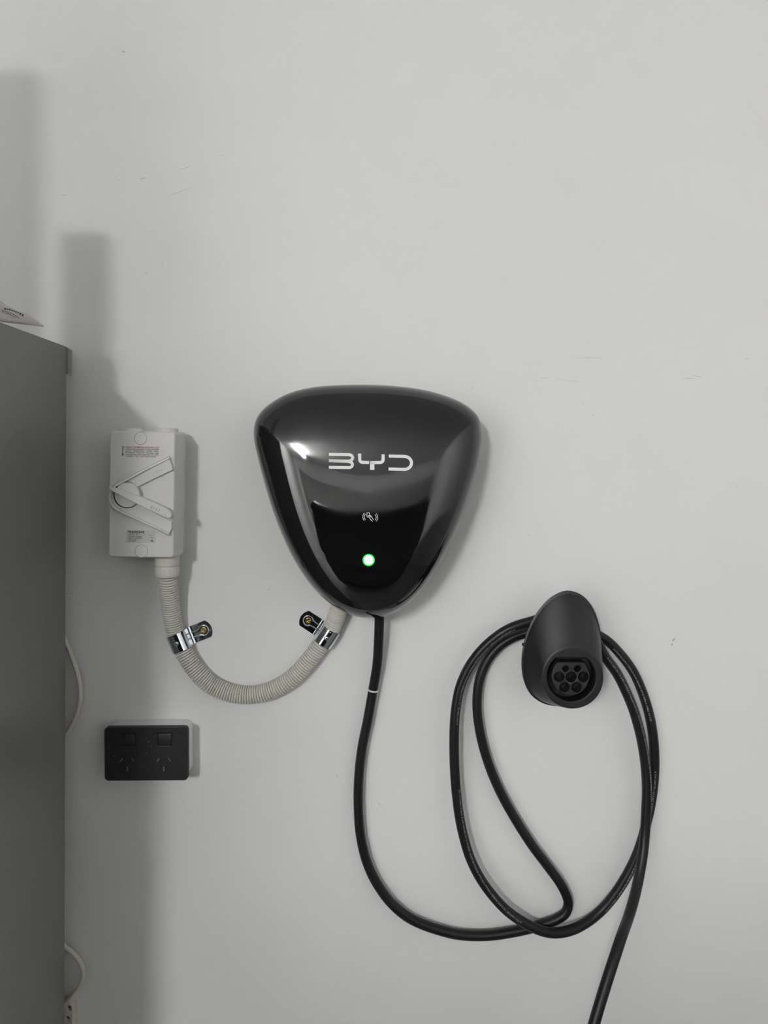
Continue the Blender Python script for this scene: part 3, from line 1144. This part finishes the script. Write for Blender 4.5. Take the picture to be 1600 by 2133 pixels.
# ---------------------------------------------------------------- charging cable
ZQ = lambda x, y: (900 + x / 2.883, 1240 + y / 2.883)
R_C = 0.0069
way = [(790.5, 1262, .036), (790.5, 1283, .034), (789, 1330, .028), (785.5, 1385, .020), (777, 1437, .015), (766, 1500, .013), (754, 1560, .012), (747.5, 1620, .012), (746.5, 1680, .012),
       (751, 1740, .012), (764, 1795, .012), (785, 1840, .012), (818, 1884, .012), (858, 1915, .012)]
z1 = [(0, 1998), (80, 2020), (200, 2041), (350, 2041), (480, 2022), (600, 1996), (690, 1968), (755, 1943), (802, 1906), (818, 1858), (808, 1805), (770, 1730), (690, 1620), (600, 1500), (510, 1360), (430, 1220), (365, 1080), (320, 950), (290, 830), (273, 710), (272, 600),
      (290, 490), (332, 390), (400, 308), (480, 256), (575, 222)]
way += [(*ZQ(x, y), .012 if i < 10 else .014) for i, (x, y) in enumerate(z1) if i > 0]
i_in = len(way)
way += [(1140, 1304, .018), (1180, 1302, .020), (1222, 1314, .020)]
z2 = [(1040, 264), (1130, 352), (1210, 462), (1270, 600), (1310, 740), (1331, 880), (1336, 1030), (1328, 1150), (1310, 1270), (1290, 1360), (1262, 1470), (1218, 1590), (1160, 1702), (1090, 1808), (1010, 1898), (920, 1968), (830, 2012), (740, 2027), (660, 2015), (560, 1970), (460, 1902),
      (370, 1810), (290, 1700), (230, 1580), (190, 1450), (165, 1330), (148, 1200), (138, 1080), (133, 950), (134, 800), (143, 680), (166, 560), (211, 450), (281, 348), (370, 262), (470, 198), (590, 158)]
dz2 = [.018, .016, .014] + [.012] * 12 + [.018, .026, .029, .029, .029, .028] + [.028] * 12 + [.030, .032, .034, .034]
way += [(*ZQ(x, y), d) for (x, y), d in zip(z2, dz2)]
i_mid = len(way)
way += [(1150, 1284, .036), (1190, 1288, .037), (1228, 1312, .036)]
z3 = [(1040, 370), (1110, 470), (1165, 580), (1210, 690), (1245, 810), (1270, 930), (1285, 1050), (1291, 1170), (1287, 1300), (1279, 1430), (1265, 1560), (1241, 1700), (1214, 1820), (1178, 1940), (1128, 2080)]
dz3 = [.034, .031, .029, .028, .028, .028, .028, .028, .029, .031, .038, .050, .066, .086, .118]
way += [(*ZQ(x, y), d) for (x, y), d in zip(z3, dz3)]
wp = [W(*w_) for w_ in way]
wp += [W(1236, 2138, .160), Vector((0.205, -0.205, 0.63)), Vector((0.165, -0.245, 0.43)), Vector((0.14, -0.28, 0.22)), Vector((0.14, -0.33, 0.06)), Vector((0.20, -0.45, 0.0072)), Vector((0.5, -0.8, 0.0072)), Vector((1.0, -1.4, 0.0072))]
kab = Path(catmull(wp, 8))
cable = thing('charging_cable', 'thick black charging cable hanging from the charger and looped around the holder', 'cable', tuple(W(790, 1283, .034)))
tube('cable_sheath', kab, R_C, M_rubber, cable, seg=20)
s_b = kab.nearest(W(777, 1437, .015))
RG = [(s_b - .0012, R_C + .0001), (s_b - .0009, R_C + .0011), (s_b + .0009, R_C + .0011), (s_b + .0012, R_C + .0001)]
tube('marker_band', kab, R_C, mat('band_white', (0.72, 0.72, 0.73), 0.5, var=0.02), cable, seg=24, rings=RG)


def cable_text(body, s0, ang, size=0.0036, spacing=1.02, ang2=None):
    v, f = text_geo(body, size, spacing=spacing, res=1)
    L = max(p[0] for p in v)
    V = []
    for x, y in v:
        P, T, B, N = kab.at(s0 + x)
        a0 = math.radians(ang + ((ang2 - ang) * x / L if ang2 is not None else 0))
        a = a0 + (y - 0.35 * size) / R_C
        V.append(P + (B * math.cos(a) + N * math.sin(a)) * (R_C + 0.00012))
    return obj('cable_print', V, f, M_cprint, cable)


sI = kab.s[i_in * 8]
sM = kab.s[min(len(kab.s) - 1, i_mid * 8)]
T_A = '\u25b3 TUV 62893 IEC 123 & EVC H07BZ5-F 5G6mm\u00b2+1X0.5mm\u00b2 450/750V IEC62893-1 EN50620 RoHS NINGBO RIYUE WIRE & CABLE CO LTD'
T_A = T_A.replace('\u25b3 ', 'A ')
sz = 0.0036
s = kab.nearest(W(1270, 1352, .018), sI, sM)
cable_text('450/750V IEC62893-1 EN50620 RoHS NINGBO RIYUE WIRE & CABLE CO LTD', s, -22, ang2=-12)
s = kab.nearest(W(1364, 1605, .012), sI, sM)
cable_text(T_A, s, -8, ang2=12)
s = kab.nearest(W(957, 1640, .028), sI, sM)
vL = max(p[0] for p in text_geo(T_A, sz, spacing=1.02, res=1)[0])
cable_text(T_A, s - vL, -8, ang2=-34)
s = kab.nearest(W(953, 1505, .028), sI, sM)
cable_text(T_A[:92], s, -26, ang2=-22)
s = kab.nearest(W(1263, 1366, .034), sM, kab.L)
cable_text(T_A, s, 12, ang2=38)

# ---------------------------------------------------------------- cream cord behind the cabinet
cw = [(100, 1270, .012), (120, 1305, .012), (136, 1336, .012), (150, 1368, .012), (163, 1408, .012), (167.5, 1440, .012), (164, 1475, .012), (153, 1505, .012), (135, 1536, .011), (112, 1570, .010), (95, 1640, .010),
      (90, 1760, .010), (100, 1900, .010), (131, 1968, .011), (150, 1984, .012), (166, 2003, .012), (173, 2026, .012), (167, 2052, .012), (152, 2072, .012), (137, 2088, .012), (128, 2100, .012), (126, 2110, .012)]
cdp = Path(catmull([W(*p) for p in cw], 8))
cord = tube('extension_lead', cdp, 0.0034, M_cord, None, seg=14)
tag(cord, 'thin cream power cord bulging out twice from behind the grey cabinet', 'lead')
pb = thing('power_board', 'grubby cream plastic power board end below the cord beside the cabinet', 'power board', tuple(W(120, 2133, 0.0)))
pl = pxloop([(84, 2094), (131, 2086), (140, 2085), (149, 2092), (152, 2104), (152, 2300), (84, 2300)], .014)
h1 = W(144, 2100, .014)
h2 = W(141, 2122, .014)
plate('case', [pl, circle(h1.x, h1.z, 5.0 * kk(.014), 18), circle(h2.x, h2.z, 4.6 * kk(.014), 18)], 0.0006, 0.0145, M_pboard, pb, bevel=0.0012)
for q in (h1, h2):
    plate('screw_hole', [circle(q.x, q.z, 5.0 * kk(.014), 18)], 0.0008, 0.010, M_rust, pb)

# ---------------------------------------------------------------- ceiling tube light
lamp = thing('batten_light', 'long white round batten light fixed to the garage ceiling behind the viewer', 'ceiling light', (TUBE.x, TUBE.y, Z1))
box('batten', (TUBE.x - 0.03, TUBE.y - TUBE_LEN / 2 - 0.03, TUBE.z + 0.063), (TUBE.x + 0.03, TUBE.y + TUBE_LEN / 2 + 0.03, Z1 - 0.0005), M_lamp, lamp, bevel=0.004)
tp = Path([TUBE + Vector((0, -TUBE_LEN / 2 + TUBE_LEN * i / 6, 0)) for i in range(7)])
tp.B = [Vector((0, 0, 1))] * 7
tube('diffuser', tp, 0.062, M_tube, lamp, seg=16)
for e in (-1, 1):
    y_ = TUBE.y + e * (TUBE_LEN / 2 + 0.012)
    box('end_bracket', (TUBE.x - 0.030, y_ - 0.011, TUBE.z + 0.02), (TUBE.x + 0.030, y_ + 0.011, TUBE.z + 0.066), M_lamp, lamp, bevel=0.003)

# ---------------------------------------------------------------- unseen dark car, added to shade the wall foot and darken the reflections
M_car = mat('car_paint', (0.007, 0.008, 0.009), 0.35, var=0.02, spec=0.3)
M_glass = mat('car_glass', (0.006, 0.007, 0.008), 0.25, var=0.02, spec=0.3)
M_tyre = mat('tyre_rubber', (0.012, 0.012, 0.012), 0.8, var=0.05)
M_rim = mat('wheel_alloy', (0.35, 0.36, 0.37), 0.3, metal=1.0, var=0.03)
M_tail = mat('tail_lens', (0.12, 0.008, 0.01), 0.3, var=0.03)
CXC, CY0 = -0.02, -2.08
car = thing('added_car', 'black tall-backed car added tail-in behind the viewer, unseen but for its shade and reflection', 'car', (CXC, CY0 - 2.1, 0))


def car_ring(y, w, zb, zt, crown):
    pts = [(w * 0.86, zb), (w * 0.97, zb + 0.06), (w, zb + (zt - zb) * 0.45), (w * 0.985, zb + (zt - zb) * 0.75), (w * 0.90, zt - 0.02)]
    top = [(w * 0.9 * math.cos(PI / 2 * i / 4), zt - 0.02 + crown * math.sin(PI / 2 * i / 4)) for i in range(1, 5)]
    half = pts + top
    full = half + [(-x, z) for x, z in half[::-1][1:]]
    return [Vector((CXC + x, CY0 - y, z)) for x, z in full]


v, f = loft([car_ring(*a) for a in ((0.0, .80, .36, .98, .02), (.05, .87, .28, 1.02, .02), (.25, .91, .20, 1.04, .02), (.8, .925, .19, 1.04, .02), (2.1, .925, .19, 1.02, .02), (3.1, .925, .19, 1.0, .05), (3.6, .915, .19, .94, .07),
                                   (4.0, .87, .20, .86, .06), (4.12, .76, .26, .78, .04), (4.18, .66, .36, .70, .03))])
obj('body', v, f, M_car, car, smooth=50)


def cab_ring(y, wb, wt, zt):
    return [Vector((CXC + x, CY0 - y, z)) for x, z in ((wb, 1.0), ((wb + wt) / 2 + .02, (1.0 + zt) / 2), (wt, zt - .05), (wt * .85, zt), (0, zt + .012), (-wt * .85, zt), (-wt, zt - .05), (-(wb + wt) / 2 - .02, (1.0 + zt) / 2), (-wb, 1.0))]


v, f = loft([cab_ring(*a) for a in ((.03, .82, .78, 1.08), (.14, .83, .72, 1.38), (.25, .84, .69, CAR_ROOF - 0.03), (.5, .84, .68, CAR_ROOF), (1.9, .84, .68, CAR_ROOF), (2.35, .83, .69, CAR_ROOF - 0.08), (2.8, .82, .72, 1.30), (3.12, .80, .76, 1.06))])
obj('cabin_glass', v, f, M_glass, car, smooth=50)
v, f = loft([[p + Vector((0, 0, .006)) for p in cab_ring(*a)[2:7]] + [p + Vector((0, 0, -.02)) for p in cab_ring(*a)[2:7][::-1]] for a in ((.06, .83, .66, CAR_ROOF - 0.035), (.3, .84, .69, CAR_ROOF - 0.01), (.5, .84, .68, CAR_ROOF), (1.9, .84, .68, CAR_ROOF), (2.3, .83, .69, CAR_ROOF - 0.06))])
obj('roof', v, f, M_car, car, smooth=40)
for sx in (-1, 1):
    for yy in (0.75, 3.35):
        R = [[Vector((CXC + sx * xx, CY0 - yy + r * math.cos(2 * PI * j / 36), 0.335 + r * math.sin(2 * PI * j / 36))) for j in range(36)] for xx, r in ((.72, .30), (.73, .332), (.915, .332), (.935, .31), (.932, .225), (.92, .22))]
        v, f = loft(R)
        wh = obj('wheel', v, f, M_tyre, car, smooth=35)
        R = [[Vector((CXC + sx * xx, CY0 - yy + r * math.cos(2 * PI * j / 30), 0.335 + r * math.sin(2 * PI * j / 30))) for j in range(30)] for xx, r in ((.918, .219), (.936, .21), (.925, .12), (.938, .05))]
        v, f = loft(R)
        obj('rim', v, f, M_rim, wh, smooth=30)
    box('tail_light', (CXC + sx * .64 - .15, CY0 - 0.12, .86), (CXC + sx * .64 + .15, CY0 + 0.012, .95), M_tail, car, bevel=0.02)
    box('mirror', (CXC + sx * 1.0 - .08, CY0 - 2.72, 1.02), (CXC + sx * 1.0 + .08, CY0 - 2.60, 1.15), M_car, car, bevel=0.03)
box('bumper', (CXC - .8, CY0 - 0.1, .34), (CXC + .8, CY0 + 0.03, .55), M_car, car, bevel=0.02)
